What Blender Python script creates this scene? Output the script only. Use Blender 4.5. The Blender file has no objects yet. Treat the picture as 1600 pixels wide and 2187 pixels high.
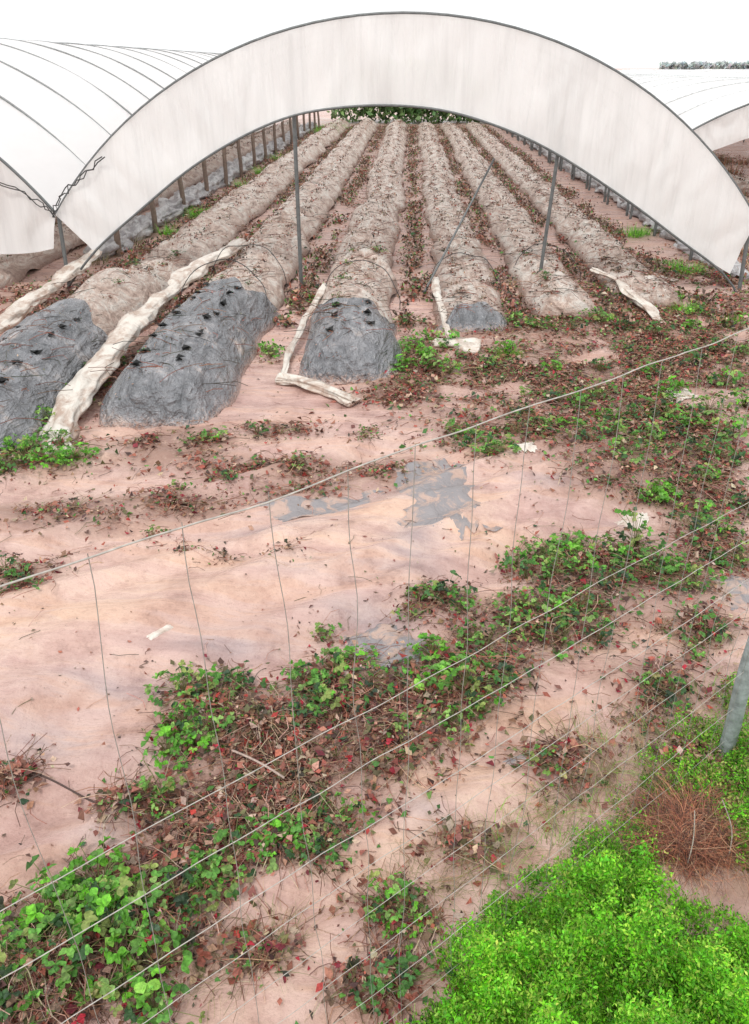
import bpy, math, random
import numpy as np
from mathutils import noise, Vector
random.seed(7); rng=np.random.default_rng(7)
S=bpy.context.scene
COL=S.collection
S.view_settings.view_transform='Standard'; S.view_settings.look='None'; S.view_settings.exposure=0
# ------------------------------------------------ camera
H=2.5; F=1716.0; PITCH=math.radians(29.0); YAW=math.radians(2.3)
cd=bpy.data.cameras.new("camera"); cam=bpy.data.objects.new("camera",cd); COL.objects.link(cam)
cd.sensor_fit='VERTICAL'; cd.angle=2*math.atan(1093.5/F); cd.clip_start=.05; cd.clip_end=3000
cam.location=(0,0,H); cam.rotation_euler=(math.pi/2-PITCH,0,YAW); S.camera=cam
cP,sP,cY,sY=math.cos(PITCH),math.sin(PITCH),math.cos(YAW),math.sin(YAW)
def yawv(X,Y): return (X*cY-Y*sY, X*sY+Y*cY)
def G(px,py):
    """survey helper: ground-plane position (metres) of a spot measured in the photo"""
    r=px-800; u=1093-py; f=F*cP+u*sP; up=u*cP-F*sP; t=-H/up
    return yawv(r*t,f*t)
def nz(x,y,z=0.0): return noise.noise(Vector((x,y,z)))
# ------------------------------------------------ world, sun
W=bpy.data.worlds.new("World"); S.world=W; W.use_nodes=True
nt=W.node_tree; bg=nt.nodes['Background']
sky=nt.nodes.new('ShaderNodeTexSky'); sky.sky_type='NISHITA'; sky.sun_disc=False
sky.sun_elevation=math.radians(58); sky.sun_rotation=math.radians(200); sky.dust_density=4; sky.air_density=1
hs=nt.nodes.new('ShaderNodeHueSaturation'); hs.inputs['Saturation'].default_value=.1
mx=nt.nodes.new('ShaderNodeMixRGB'); mx.inputs[0].default_value=.85; mx.inputs[2].default_value=(9.6,9.7,9.8,1)
nt.links.new(sky.outputs[0],hs.inputs['Color']); nt.links.new(hs.outputs[0],mx.inputs[1])
nt.links.new(mx.outputs[0],bg.inputs[0]); bg.inputs[1].default_value=.132
sd=bpy.data.lights.new("sun",'SUN'); so=bpy.data.objects.new("sun",sd); COL.objects.link(so)
sd.energy=1.5; sd.angle=math.radians(10); sd.color=(1,.965,.92)
so.rotation_euler=(math.radians(32),0,math.radians(-20))
# ------------------------------------------------ materials
def newmat(n):
    m=bpy.data.materials.new(n); m.use_nodes=True
    return m,m.node_tree,m.node_tree.nodes['Principled BSDF']
def link(t,a,b): t.links.new(a,b)
def noise_n(t,scale,detail=6,rough=.6,coord=None,dist=0):
    n=t.nodes.new('ShaderNodeTexNoise'); n.inputs['Scale'].default_value=scale; n.inputs['Detail'].default_value=detail
    n.inputs['Roughness'].default_value=rough; n.inputs['Distortion'].default_value=dist
    if coord is None:
        g=t.nodes.new('ShaderNodeNewGeometry'); coord=g.outputs['Position']
    link(t,coord,n.inputs['Vector']); return n
def ramp(t,fac,stops):
    r=t.nodes.new('ShaderNodeValToRGB'); e=r.color_ramp.elements
    while len(e)<len(stops): e.new(.5)
    for i,(p,c) in enumerate(stops): e[i].position=p; e[i].color=(*c,1)
    link(t,fac,r.inputs[0]); return r
def mth(t,op,a,b_=None,c_=None,clamp=False):
    m=t.nodes.new('ShaderNodeMath'); m.operation=op; m.use_clamp=clamp
    for i,v in enumerate((a,b_,c_)):
        if v is None: continue
        if hasattr(v,'links'): link(t,v,m.inputs[i])
        else: m.inputs[i].default_value=v
    return m.outputs[0]
def bump(t,bs,hsock,strength,dist):
    b=t.nodes.new('ShaderNodeBump'); b.inputs['Distance'].default_value=dist
    if hasattr(strength,'links'): link(t,strength,b.inputs['Strength'])
    else: b.inputs['Strength'].default_value=strength
    link(t,hsock,b.inputs['Height']); link(t,b.outputs[0],bs.inputs['Normal']); return b
def mixc(t,fac,a,b,mode='MIX'):
    m=t.nodes.new('ShaderNodeMixRGB'); m.blend_type=mode
    for s,v in ((0,fac),(1,a),(2,b)):
        if hasattr(v,'links'): link(t,v,m.inputs[s])
        elif s==0: m.inputs[0].default_value=v
        else: m.inputs[s].default_value=(*v,1)
    return m
def mapped(t,rotz,scale):
    mp=t.nodes.new('ShaderNodeMapping'); g=t.nodes.new('ShaderNodeNewGeometry'); link(t,g.outputs['Position'],mp.inputs[0])
    mp.inputs['Rotation'].default_value=(0,0,rotz); mp.inputs['Scale'].default_value=scale; return mp.outputs[0]
def solid(name,c,rough=.6,metal=0,var=.25,scale=20,bs=.3):
    m,t,b=newmat(name); n=noise_n(t,scale)
    r=ramp(t,n.outputs[0],[(.3,tuple(x*(1-var) for x in c)),(.7,tuple(min(1,x*(1+var)) for x in c))])
    link(t,r.outputs[0],b.inputs['Base Color']); b.inputs['Roughness'].default_value=rough; b.inputs['Metallic'].default_value=metal
    bump(t,b,n.outputs[0],bs,.01); return m
def low_mud(t,c,z0,z1,n,col):
    """silt that creeps up from the ground"""
    g=t.nodes.new('ShaderNodeNewGeometry'); sx=t.nodes.new('ShaderNodeSeparateXYZ'); link(t,g.outputs['Position'],sx.inputs[0])
    h=mth(t,'MULTIPLY_ADD',n,-.35,.175); h=mth(t,'ADD',sx.outputs[2],h)
    mr=t.nodes.new('ShaderNodeMapRange'); mr.inputs[1].default_value=z0; mr.inputs[2].default_value=z1; mr.inputs[3].default_value=1; mr.inputs[4].default_value=0
    link(t,h,mr.inputs[0]); return mixc(t,mr.outputs[0],c,col)
# wet silt ground: attribute red = litter, green = orange sand, blue = grey wet silt
m,t,b=newmat('sandy_silt'); M_ground=m
at=t.nodes.new('ShaderNodeAttribute'); at.attribute_name='Col'
sp=t.nodes.new('ShaderNodeSeparateColor'); link(t,at.outputs['Color'],sp.inputs[0]); aL,aO,aW=sp.outputs[0],sp.outputs[1],sp.outputs[2]
big=noise_n(t,.7,5,.55); r=ramp(t,big.outputs[0],[(.3,(.60,.405,.35)),(.5,(.70,.485,.42)),(.7,(.76,.56,.475))])
st=noise_n(t,1.1,7,.62,mapped(t,math.radians(-36),(.8,4.2,1)),.7)
c=mixc(t,mth(t,'MULTIPLY',aO,mth(t,'MULTIPLY_ADD',st.outputs[0],2.0,-.5,True),clamp=True),r.outputs[0],(.84,.60,.46))
c=mixc(t,mth(t,'MULTIPLY',aW,mth(t,'MULTIPLY_ADD',st.outputs[0],-2.2,1.6,True),clamp=True),c.outputs[0],(.42,.36,.36))
med=noise_n(t,4,9,.7); r2=ramp(t,med.outputs[0],[(.30,(.50,.42,.41)),(.43,(.84,.78,.77)),(.55,(1,1,1))])
c=mixc(t,.85,c.outputs[0],r2.outputs[0],'MULTIPLY')
r3=ramp(t,st.outputs[0],[(.30,(.68,.63,.65)),(.42,(.89,.85,.87)),(.51,(1,1,1)),(.58,(1.07,1.01,.94)),(.66,(1.0,.95,.91))])
c=mixc(t,.9,c.outputs[0],r3.outputs[0],'MULTIPLY')
mf=noise_n(t,28,7,.8); r5=ramp(t,mf.outputs[0],[(.32,(.66,.59,.57)),(.45,(1,1,1))])
c=mixc(t,.75,c.outputs[0],r5.outputs[0],'MULTIPLY')
fine=noise_n(t,110,6,.85); r4=ramp(t,fine.outputs[0],[(.3,(.55,.5,.48)),(.46,(1,1,1))])
c=mixc(t,.65,c.outputs[0],r4.outputs[0],'MULTIPLY')
n=noise_n(t,13,7,.78); br=ramp(t,n.outputs[0],[(.3,(.09,.05,.04)),(.47,(.26,.14,.105)),(.62,(.48,.32,.255))])
fac=mth(t,'MULTIPLY',mth(t,'ADD',mth(t,'MULTIPLY_ADD',n.outputs[0],2.4,-1.35),aL,clamp=True),mth(t,'MULTIPLY',aL,2.0,clamp=True),clamp=True)
c=mixc(t,fac,c.outputs[0],br.outputs[0]); link(t,c.outputs[0],b.inputs['Base Color'])
wetn=mth(t,'ADD',st.outputs[0],mth(t,'MULTIPLY',aW,-.12))
rr_=ramp(t,wetn,[(.36,(.16,.16,.16)),(.48,(.30,.30,.30)),(.58,(.58,.58,.58))]); link(t,rr_.outputs[0],b.inputs['Roughness'])
b.inputs['Specular IOR Level'].default_value=.55
hsum=mth(t,'ADD',mth(t,'ADD',med.outputs[0],mth(t,'MULTIPLY',fine.outputs[0],.22)),mth(t,'ADD',mth(t,'MULTIPLY',st.outputs[0],1.6),mth(t,'MULTIPLY',mf.outputs[0],.32)))
bump(t,b,hsum,mth(t,'MULTIPLY_ADD',rr_.outputs[0],.8,.35),.035)
# bed surface: pale film washed with silt
m,t,b=newmat('bed_silt_over_film'); M_bed=m
n=noise_n(t,2.8,9,.74,mapped(t,0,(2.0,.9,2)),1.0)
r=ramp(t,n.outputs[0],[(.3,(.22,.135,.105)),(.40,(.50,.35,.285)),(.49,(.76,.59,.50)),(.58,(.92,.84,.76))])
n2=noise_n(t,34,7,.82); r2=ramp(t,n2.outputs[0],[(.36,(.38,.29,.26)),(.48,(1,1,1))])
c=mixc(t,.75,r.outputs[0],r2.outputs[0],'MULTIPLY'); c=low_mud(t,c.outputs[0],.02,.14,n2.outputs[0],(.38,.24,.19))
link(t,c.outputs[0],b.inputs['Base Color']); b.inputs['Roughness'].default_value=.34
w=noise_n(t,3,6,.65,mapped(t,.1,(1.4,3.2,2)),1.5)
bump(t,b,mth(t,'ADD',n.outputs[0],mth(t,'MULTIPLY',w.outputs[0],1.3)),1,.08)
# black film
m,t,b=newmat('black_mulch_film'); M_mulch=m
w=noise_n(t,1.3,5,.55,mapped(t,.12,(9,2.2,7)),.8)
w2=noise_n(t,1.5,4,.6,mapped(t,-.5,(5,7,6)),.8)
n=noise_n(t,3.0,9,.68); r=ramp(t,n.outputs[0],[(.33,(.12,.125,.135)),(.47,(.19,.195,.21)),(.58,(.27,.27,.285)),(.70,(.52,.43,.38))])
n2=noise_n(t,45,4,.7); r2=ramp(t,n2.outputs[0],[(.34,(.4,.4,.4)),(.42,(1,1,1))])
c=mixc(t,.6,r.outputs[0],r2.outputs[0],'MULTIPLY')
rw=ramp(t,w.outputs[0],[(.36,(.72,.72,.73)),(.5,(1,1,1)),(.62,(1.3,1.3,1.3))]); c=mixc(t,.8,c.outputs[0],rw.outputs[0],'MULTIPLY')  # wrinkle shading painted into the colour: dark folds, bright ridges
c=low_mud(t,c.outputs[0],-.01,.09,n2.outputs[0],(.54,.38,.32))
link(t,c.outputs[0],b.inputs['Base Color']); b.inputs['Roughness'].default_value=.22; b.inputs['Specular IOR Level'].default_value=1.0
bump(t,b,mth(t,'ADD',w.outputs[0],mth(t,'MULTIPLY',w2.outputs[0],.6)),.9,.12)
def film(name,base,transp,scale=(1,1,1),str_=.4,dirt=.12,tl=.5,dcol=None,rough=.45,d0=.32,d1=.56):
    m,t,b=newmat(name); out=t.nodes['Material Output']
    w=noise_n(t,2,7,.65,mapped(t,0,scale),.6)
    dc=dcol or tuple(x*(1-dirt) for x in base)
    r=ramp(t,w.outputs[0],[(d0,dc),(d1,base)])
    link(t,r.outputs[0],b.inputs['Base Color']); b.inputs['Roughness'].default_value=rough
    tr=t.nodes.new('ShaderNodeBsdfTranslucent'); link(t,r.outputs[0],tr.inputs[0])
    bm=bump(t,b,w.outputs[0],str_,.04); link(t,bm.outputs[0],tr.inputs['Normal'])
    mxs=t.nodes.new('ShaderNodeMixShader'); mxs.inputs[0].default_value=tl; link(t,b.outputs[0],mxs.inputs[1]); link(t,tr.outputs[0],mxs.inputs[2])
    tp=t.nodes.new('ShaderNodeBsdfTransparent'); m3=t.nodes.new('ShaderNodeMixShader'); m3.inputs[0].default_value=transp
    link(t,mxs.outputs[0],m3.inputs[1]); link(t,tp.outputs[0],m3.inputs[2]); link(t,m3.outputs[0],out.inputs[0]); return m
M_roof=film('roof_polythene',(.96,.965,.97),.5,(1,.4,1),.3,.04)
M_roofn=film('white_roof_polythene',(.98,.98,.98),.06,(1,.4,1),.2,.04,.25)
M_gable=film('gable_polythene',(.965,.965,.955),.05,(4,1,.35),.45,.10,.36)
M_roll=film('rolled_polythene',(.86,.80,.72),0,(3,2,3),.9,.3,.15,(.54,.40,.32),.33,.38,.54)
M_skirt=film('grey_white_polythene',(.72,.72,.72),0,(3,2,3),.9,.3,.2,(.34,.32,.33),.33,.40,.6)
M_scrap=film('grey_polythene',(.36,.34,.35),.12,(4,4,4),.9,.4,.1,(.64,.46,.385),.25,.42,.52)
M_steel=solid('galvanised_steel',(.15,.16,.16),.5,.3)
M_wood=solid('old_wood_post',(.20,.15,.12),.8,0,.3)
M_hoopn=solid('grey_steel',(.26,.27,.27),.5,.1)
M_hoopp=solid('pale_steel',(.62,.64,.64),.5,.1)
M_wire=solid('fence_wire',(.46,.44,.40),.6,.05,.3,60)
M_stay=solid('stay_wire',(.30,.30,.27),.6,.05,.3,60)
M_post=solid('weathered_post',(.30,.34,.34),.7,0,.35,25,.8)
M_twine=solid('dark_twine',(.05,.05,.05),.8)
def foliage(name,transl=.25,rough=.5):
    m,t,b=newmat(name); out=t.nodes['Material Output']
    at=t.nodes.new('ShaderNodeAttribute'); at.attribute_name='Col'
    n=noise_n(t,90,4); r=ramp(t,n.outputs[0],[(.3,(.64,.64,.64)),(.7,(1.2,1.2,1.2))])
    c=mixc(t,1,at.outputs['Color'],r.outputs[0],'MULTIPLY')
    link(t,c.outputs[0],b.inputs['Base Color']); b.inputs['Roughness'].default_value=rough; b.inputs['Specular IOR Level'].default_value=.45
    bump(t,b,n.outputs[0],.6,.01)
    tr=t.nodes.new('ShaderNodeBsdfTranslucent'); link(t,c.outputs[0],tr.inputs[0])
    mxs=t.nodes.new('ShaderNodeMixShader'); mxs.inputs[0].default_value=transl; link(t,b.outputs[0],mxs.inputs[1]); link(t,tr.outputs[0],mxs.inputs[2])
    link(t,mxs.outputs[0],out.inputs[0]); return m
M_leaf=foliage('leaf',.35,.38); M_dead=foliage('dry_leaf',.1,.6)
# ------------------------------------------------ mesh helpers
def np_mesh(name,V,Fq,C,mat,smooth=False):
    V=np.asarray(V,dtype=np.float32); Fq=np.asarray(Fq,dtype=np.int32); m=len(Fq)
    me=bpy.data.meshes.new(name); me.vertices.add(len(V)); me.vertices.foreach_set('co',V.ravel())
    me.loops.add(m*4); me.loops.foreach_set('vertex_index',Fq.ravel())
    me.polygons.add(m); me.polygons.foreach_set('loop_start',np.arange(0,m*4,4,dtype=np.int32))
    me.polygons.foreach_set('loop_total',np.full(m,4,dtype=np.int32))
    if smooth: me.polygons.foreach_set('use_smooth',np.ones(m,dtype=bool))
    me.update(calc_edges=True)
    if C is not None:
        a=me.color_attributes.new('Col','FLOAT_COLOR','CORNER')
        cc=np.ones((m,4,4),dtype=np.float32); cc[:,:,:3]=np.asarray(C)[:,None,:]; a.data.foreach_set('color',cc.ravel())
    me.materials.append(mat); return me
def obj(name,me,parent=None,label=None,category=None,group=None,kind=None,loc=None):
    o=bpy.data.objects.new(name,me); COL.objects.link(o)
    if parent: o.parent=parent
    if label: o['label']=label
    if category: o['category']=category
    if group: o['group']=group
    if kind: o['kind']=kind
    if loc is not None: o.location=loc
    return o
class MB:
    def __init__(s): s.V=[];s.F=[];s.C=[];s.n=0
    def add(s,V,Fq,c):
        s.V.append(np.asarray(V,float)); s.F.append(np.asarray(Fq)+s.n); s.n+=len(V)
        c=np.asarray(c,float); s.C.append(np.tile(c,(len(Fq),1)) if c.ndim==1 else c)
    def mesh(s,name,mat,smooth=False): return np_mesh(name,np.vstack(s.V),np.vstack(s.F),np.vstack(s.C),mat,smooth)
def grid_faces(nr,nc,wrap=False):
    f=[]
    for i in range(nr-1):
        for j in range(nc if wrap else nc-1):
            k=(j+1)%nc; f.append((i*nc+j,i*nc+k,(i+1)*nc+k,(i+1)*nc+j))
    return np.array(f)
def tube(mb,path,r,seg=6,col=(.5,.5,.5),crumple=0,flat=1.0,nf=6):
    P=np.asarray(path,float); n=len(P); T=np.gradient(P,axis=0); T/=np.linalg.norm(T,axis=1)[:,None]+1e-9
    rr=np.full(n,r) if np.isscalar(r) else np.asarray(r)
    up=np.array([0,0,1.0]); V=[]
    for i in range(n):
        u=up if abs(T[i][2])<.9 else np.array([0,1.0,0])
        a=np.cross(T[i],u); a/=np.linalg.norm(a); b=np.cross(a,T[i])
        for k in range(seg):
            th=2*math.pi*k/seg; q=1
            if crumple:
                q=1+crumple*nz(P[i][0]*nf+math.cos(th)*1.4,P[i][1]*nf,P[i][2]*nf+math.sin(th)*1.4)+crumple*.9*(abs(nz(P[i][0]*nf+math.cos(th)*4.2,P[i][1]*nf*.5,math.sin(th)*4.2))-.2)
            V.append(P[i]+rr[i]*q*(a*math.cos(th)+b*math.sin(th)*flat))
    mb.add(V,grid_faces(n,seg,True),col)
def smooth_path(pts,n):
    pts=np.asarray(pts,float); d=np.r_[0,np.cumsum(np.linalg.norm(np.diff(pts,axis=0),axis=1))]
    s=np.linspace(0,d[-1],n); out=np.stack([np.interp(s,d,pts[:,k]) for k in range(pts.shape[1])],1)
    w=max(1,n//(2*len(pts)))
    for _ in range(2):
        o=out.copy()
        for i in range(1,n-1):
            a=max(0,i-w);b=min(n,i+w+1); m_=min(i-a,b-1-i); o[i]=out[i-m_:i+m_+1].mean(0)
        out=o
    return out
# ------------------------------------------------ patches on the ground
def patch(px,py,rx,ry):
    c=G(px,py); e=G(px+rx,py); a=G(px,py-ry); b=G(px,py+ry)
    return (c[0],c[1],abs(e[0]-c[0]),math.hypot(a[0]-b[0],a[1]-b[1])/2)
LIT=[ (650,1660,190,100,2900),(820,1600,140,80,1500),(480,1750,160,80,1300),(590,1820,140,60,1000),(250,1960,230,120,1900),(100,2100,150,120,1100),(380,1860,120,60,800),(560,1590,120,60,800),(850,1520,140,50,700),(1040,1450,110,50,600),
 (460,1530,110,80,500),(720,1480,110,70,500),(950,1480,150,90,700),(1130,1350,150,60,900),(1300,1230,220,80,1800),(1480,1180,140,70,1200),(1220,1300,120,50,600),
 (930,1310,80,40,300),(1200,820,380,110,9500),(1450,930,230,100,6000),(1150,930,220,50,3200),(1450,760,220,70,8000),(1060,800,220,50,3600),
 (1480,1060,150,60,2400),(1300,1050,130,45,900),(600,925,80,20,260),(430,950,80,30,300),(100,980,110,50,600),(60,1250,90,50,350),
 (820,2110,130,60,600),(850,1960,110,60,380),(1000,1830,130,60,240),(1200,1650,140,70,380),(1400,1480,140,80,480),(1500,1350,100,50,380),
 (40,1690,60,50,260),(270,1730,90,40,300),(900,790,100,60,1400),(250,800,90,90,800),(660,640,70,30,500),(1350,640,260,45,7000),(1530,600,100,60,3500),
 (540,2040,100,50,220),(330,960,100,40,250),(560,1010,260,30,700),(100,1120,220,40,300),(380,1090,170,30,380),(820,1020,100,40,300),(650,1060,120,25,340),
 (60,640,120,50,1200),(130,520,110,40,1200),(1520,420,100,60,900),(1460,1640,120,80,400),(1540,340,80,25,2500),(1000,700,120,25,1600),(1200,690,180,25,3600),(1430,690,180,38,5500),(850,850,80,20,600)]
PAT=[patch(*l[:4]) for l in LIT]; PA=np.array(PAT)
ORG=np.array([patch(*q) for q in ((650,1180,220,50),(830,1130,120,60),(1000,1120,90,110),(350,1260,260,60),(100,1370,200,60),(980,1700,140,100),(800,1860,140,100),(640,2000,130,120),(480,2140,120,80),(1120,1560,120,80),(1280,1440,120,60),(1420,1340,110,40))])
WET=np.array([patch(*q) for q in ((920,1070,90,70),(690,1095,130,30),(820,1390,90,55),(250,1500,160,35),(120,1600,180,40),(500,1400,150,30),(1360,1140,70,25),(720,1250,150,20),(250,1780,110,40),(900,1750,50,40),(1180,1070,80,25),(780,1330,120,25),(560,1150,120,20),(880,1200,70,60))])
def gsum(A,x,y): return float(np.clip(np.exp(-1.1*(((x-A[:,0])/A[:,2])**2+((y-A[:,1])/A[:,3])**2)).sum(),0,1))
def litter_at(x,y): return gsum(PA,x,y)
cr,sr=math.cos(math.radians(36)),math.sin(math.radians(36))
def sst(a,b,v): v=min(1,max(0,(v-a)/(b-a))); return v*v*(3-2*v)
def gh(x,y):
    z=.035*nz(x*.7,y*.7)+.018*nz(x*2.1+5,y*2.1+2)+.008*nz(x*7,y*7)
    if y<12:
        z+=.05*litter_at(x,y)*(.6+.8*nz(x*5,y*5))
        if -8<x<8 and 0<y<7:
            u=x*cr+y*sr; v=-x*sr+y*cr
            k=nz(u*.45+3,v*2.2,2); z+=.06*(1-abs(k)*3)*sst(7,5,y) if abs(k)<.33 else 0
            z+=.03*nz(u*1.2,v*6,5)
            e=v-(2.95+.25*nz(u*.8,0,3)+.06*nz(u*4,1,3)); z+=.10*sst(-.16,.05,e)*sst(1.4,.3,e)*sst(2.6,.8,x)
    return z*(1 if y<60 else max(0,1-(y-60)/40))
# ------------------------------------------------ ground
FUR=(-4.05,-2.65,-1.28,.1,1.28,2.37,3.5,-6.2,-7.4,4.8,6.0,7.2)
xs=np.r_[[-900,-400,-150,-60,-30,-20],np.arange(-13,-5,.3),np.arange(-5,5,.05),np.arange(5,13,.3),[20,30,60,150,400,900]]
ys=np.r_[[-300,-60,-10,-3,-1],np.arange(0,6.5,.045),np.arange(6.5,12,.1),np.arange(12,60,.6),[70,100,160,300,600,1500]]
V=[];L=[]
def gaps(x,y): return nz(x*1.3,y*1.3,21)+.45*nz(x*3.5,y*3.5,8)
for y in ys:
    for x in xs:
        V.append((x,y,gh(x,y)))
        if y<10:
            l_=litter_at(x,y)
            if x>.3 and y>3.2: l_*=.5+.5*sst(-.32,-.05,gaps(x,y))
            L.append((l_,gsum(ORG,x,y) if y<8 else 0,gsum(WET,x,y) if y<8 else 0))
        elif y<48: L.append((.62 if -9<x<5 else .7,0,0))
        else: L.append((.3,0,0))
L=np.array(L)
me=np_mesh('ground',V,grid_faces(len(ys),len(xs)),None,M_ground,True)
a=me.color_attributes.new('Col','FLOAT_COLOR','POINT'); cc=np.ones((len(L),4),dtype=np.float32); cc[:,:3]=L; a.data.foreach_set('color',cc.ravel())
obj('ground',me,kind='structure')
# ------------------------------------------------ scattered leaf quads
def pick(pal,n):
    pal=np.array(pal); c=pal[rng.integers(0,len(pal),n)]
    return np.clip(c*rng.uniform(.6,1.35,(n,1))*rng.uniform(.9,1.1,(n,3)),0,1)
BROWN=[(.34,.13,.09),(.40,.17,.12),(.24,.095,.07),(.47,.28,.20),(.12,.06,.05),(.40,.12,.08),(.56,.41,.31),(.26,.15,.09),(.17,.16,.07)]
DARK=[(.05,.045,.035),(.09,.07,.05),(.07,.08,.04),(.15,.10,.07),(.2,.13,.09)]
MAROON=[(.42,.03,.05),(.24,.03,.045),(.52,.06,.05)]
GREEN=[(.06,.17,.035),(.09,.25,.045),(.13,.33,.06),(.05,.12,.05),(.18,.32,.08)]
STRAW=[(.44,.22,.16),(.30,.14,.10),(.58,.44,.33),(.52,.33,.24),(.20,.11,.08)]
def quads(P,size,C,tilt=.6,aspect=.65,mb=None):
    n=len(P); size=np.asarray(size)*np.ones(n)
    az=rng.uniform(0,2*math.pi,n); ti=rng.normal(0,tilt,n); ro=rng.normal(0,tilt,n)
    d=np.stack([np.cos(az)*np.cos(ti),np.sin(az)*np.cos(ti),np.sin(ti)],1)
    s=np.stack([-np.sin(az)*np.cos(ro),np.cos(az)*np.cos(ro),np.sin(ro)],1)
    hl=(size/2)[:,None]; wv=(size*aspect/2)[:,None]; nrm=np.cross(d,s)
    bend=nrm*(rng.uniform(-.35,.35,n)*size)[:,None]
    V=np.stack([P-d*hl,P+s*wv+bend,P+d*hl,P-s*wv+bend],1).reshape(-1,3)
    mb.add(V,np.arange(4*n).reshape(n,4),C)
def stems(P,length,width,C,mb,tilt=.25):
    n=len(P); az=rng.uniform(0,2*math.pi,n); ti=np.abs(rng.normal(0,tilt,n))
    length=np.asarray(length)*np.ones(n); width=np.asarray(width)*np.ones(n); prev=P; w=width[:,None]
    for k in range(3):
        d=np.stack([np.cos(az)*np.cos(ti),np.sin(az)*np.cos(ti),np.sin(ti)],1)
        s=np.stack([-np.sin(az),np.cos(az),np.zeros(n)],1)
        nx=prev+d*(length/3)[:,None]; up=np.array([0,0,1.])*w*.7
        for e in (s/2*w,up):
            mb.add(np.stack([prev-e,prev+e,nx+e,nx-e],1).reshape(-1,3),np.arange(4*n).reshape(n,4),C)
        prev=nx; az=az+rng.normal(0,.5,n); ti=ti-rng.uniform(0,.35,n)
def zs(x,y): return np.array([gh(x[i],y[i]) for i in range(len(x))])
mbl=MB()
for (cx,cy,ax,ay),l in zip(PAT,LIT):
    n=int(l[4]*1.05); a_=rng.uniform(0,2*math.pi,n); rr=np.abs(rng.normal(0,.58,n))
    x=cx+np.cos(a_)*rr*ax; y=cy+np.sin(a_)*rr*ay
    keep=[nz(x[i]*2.6,y[i]*2.6,3)+.6*nz(x[i]*7,y[i]*7,6)>-.2-.25*random.random() and (not(x[i]>.3 and y[i]>3.2) or gaps(x[i],y[i])>-.22-.3*random.random()**3) for i in range(n)]
    x=x[keep];y=y[keep];n=len(x)
    P=np.stack([x,y,zs(x,y)+np.abs(rng.normal(0,.018,n))+.003],1)
    mid=(cx>.8 and cy>3.2)
    C=pick(BROWN*6+MAROON+GREEN*(3 if mid else 1),n); sc=1.1 if cy<5 else 1.4
    quads(P,(.010+.036*rng.uniform(0,1,n)**1.3)*sc,C,.45,.66,mbl)
    k=n//4; stems(P[:k]-np.array([0,0,.004]),rng.uniform(.05,.22,k),.0024*sc,pick(STRAW,k),mbl,.12)
mb=MB(); n=9500
x=rng.uniform(-4.5,5,n); y=.8+9.2*rng.uniform(0,1,n)**1.1
keep=np.array([nz(x[i]*1.3,y[i]*1.3,9)+.4*nz(x[i]*5,y[i]*5,2)>.05-.6*(random.random()**3) for i in range(n)]); x=x[keep];y=y[keep];n=len(x)
P=np.stack([x,y,zs(x,y)+.004],1); quads(P,.005+.03*rng.uniform(0,1,n)**2.5,pick(DARK+BROWN,n),.3,.5,mb)
k=n//9; stems(P[:k],rng.uniform(.03,.2,k),.0022,pick(BROWN+DARK,k),mb,.1)
obj('scattered_debris',mb.mesh('scattered_debris',M_dead),label="sparse dark leaf crumbs and twigs on pink sand",category='plant debris',kind='stuff')
# ------------------------------------------------ strawberry plants
def leaflet(mb,base,d,nrm,L,Wd,col):
    s=np.cross(d,nrm); s/=np.linalg.norm(s)+1e-9
    us=[0,.2,.45,.7,.88,1]; ws=[.06,.62,1.0,.92,.6,.16]; f=random.uniform(.08,.42); dr=random.uniform(-.4,.1)
    mid=[base+d*u*L+nrm*(dr*u*u)*L for u in us]
    lf=[m_+s*w_*Wd/2*random.uniform(.74,1.18)+d*L*random.uniform(-.05,.07)+nrm*f*L*w_*random.uniform(.3,1.5) for m_,w_ in zip(mid,ws)]
    rt=[m_-s*w_*Wd/2*random.uniform(.74,1.18)+d*L*random.uniform(-.05,.07)+nrm*f*L*w_*random.uniform(.3,1.5) for m_,w_ in zip(mid,ws)]
    V=mid+lf+rt; Fq=[];n=len(us)
    for i in range(n-1): Fq+= [(i,i+1,n+i+1,n+i),(i+1,i,2*n+i,2*n+i+1)]
    c=np.array(col); C=np.array([c*random.uniform(.75,1.25) for _ in Fq]); mb.add(V,Fq,C)
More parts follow.
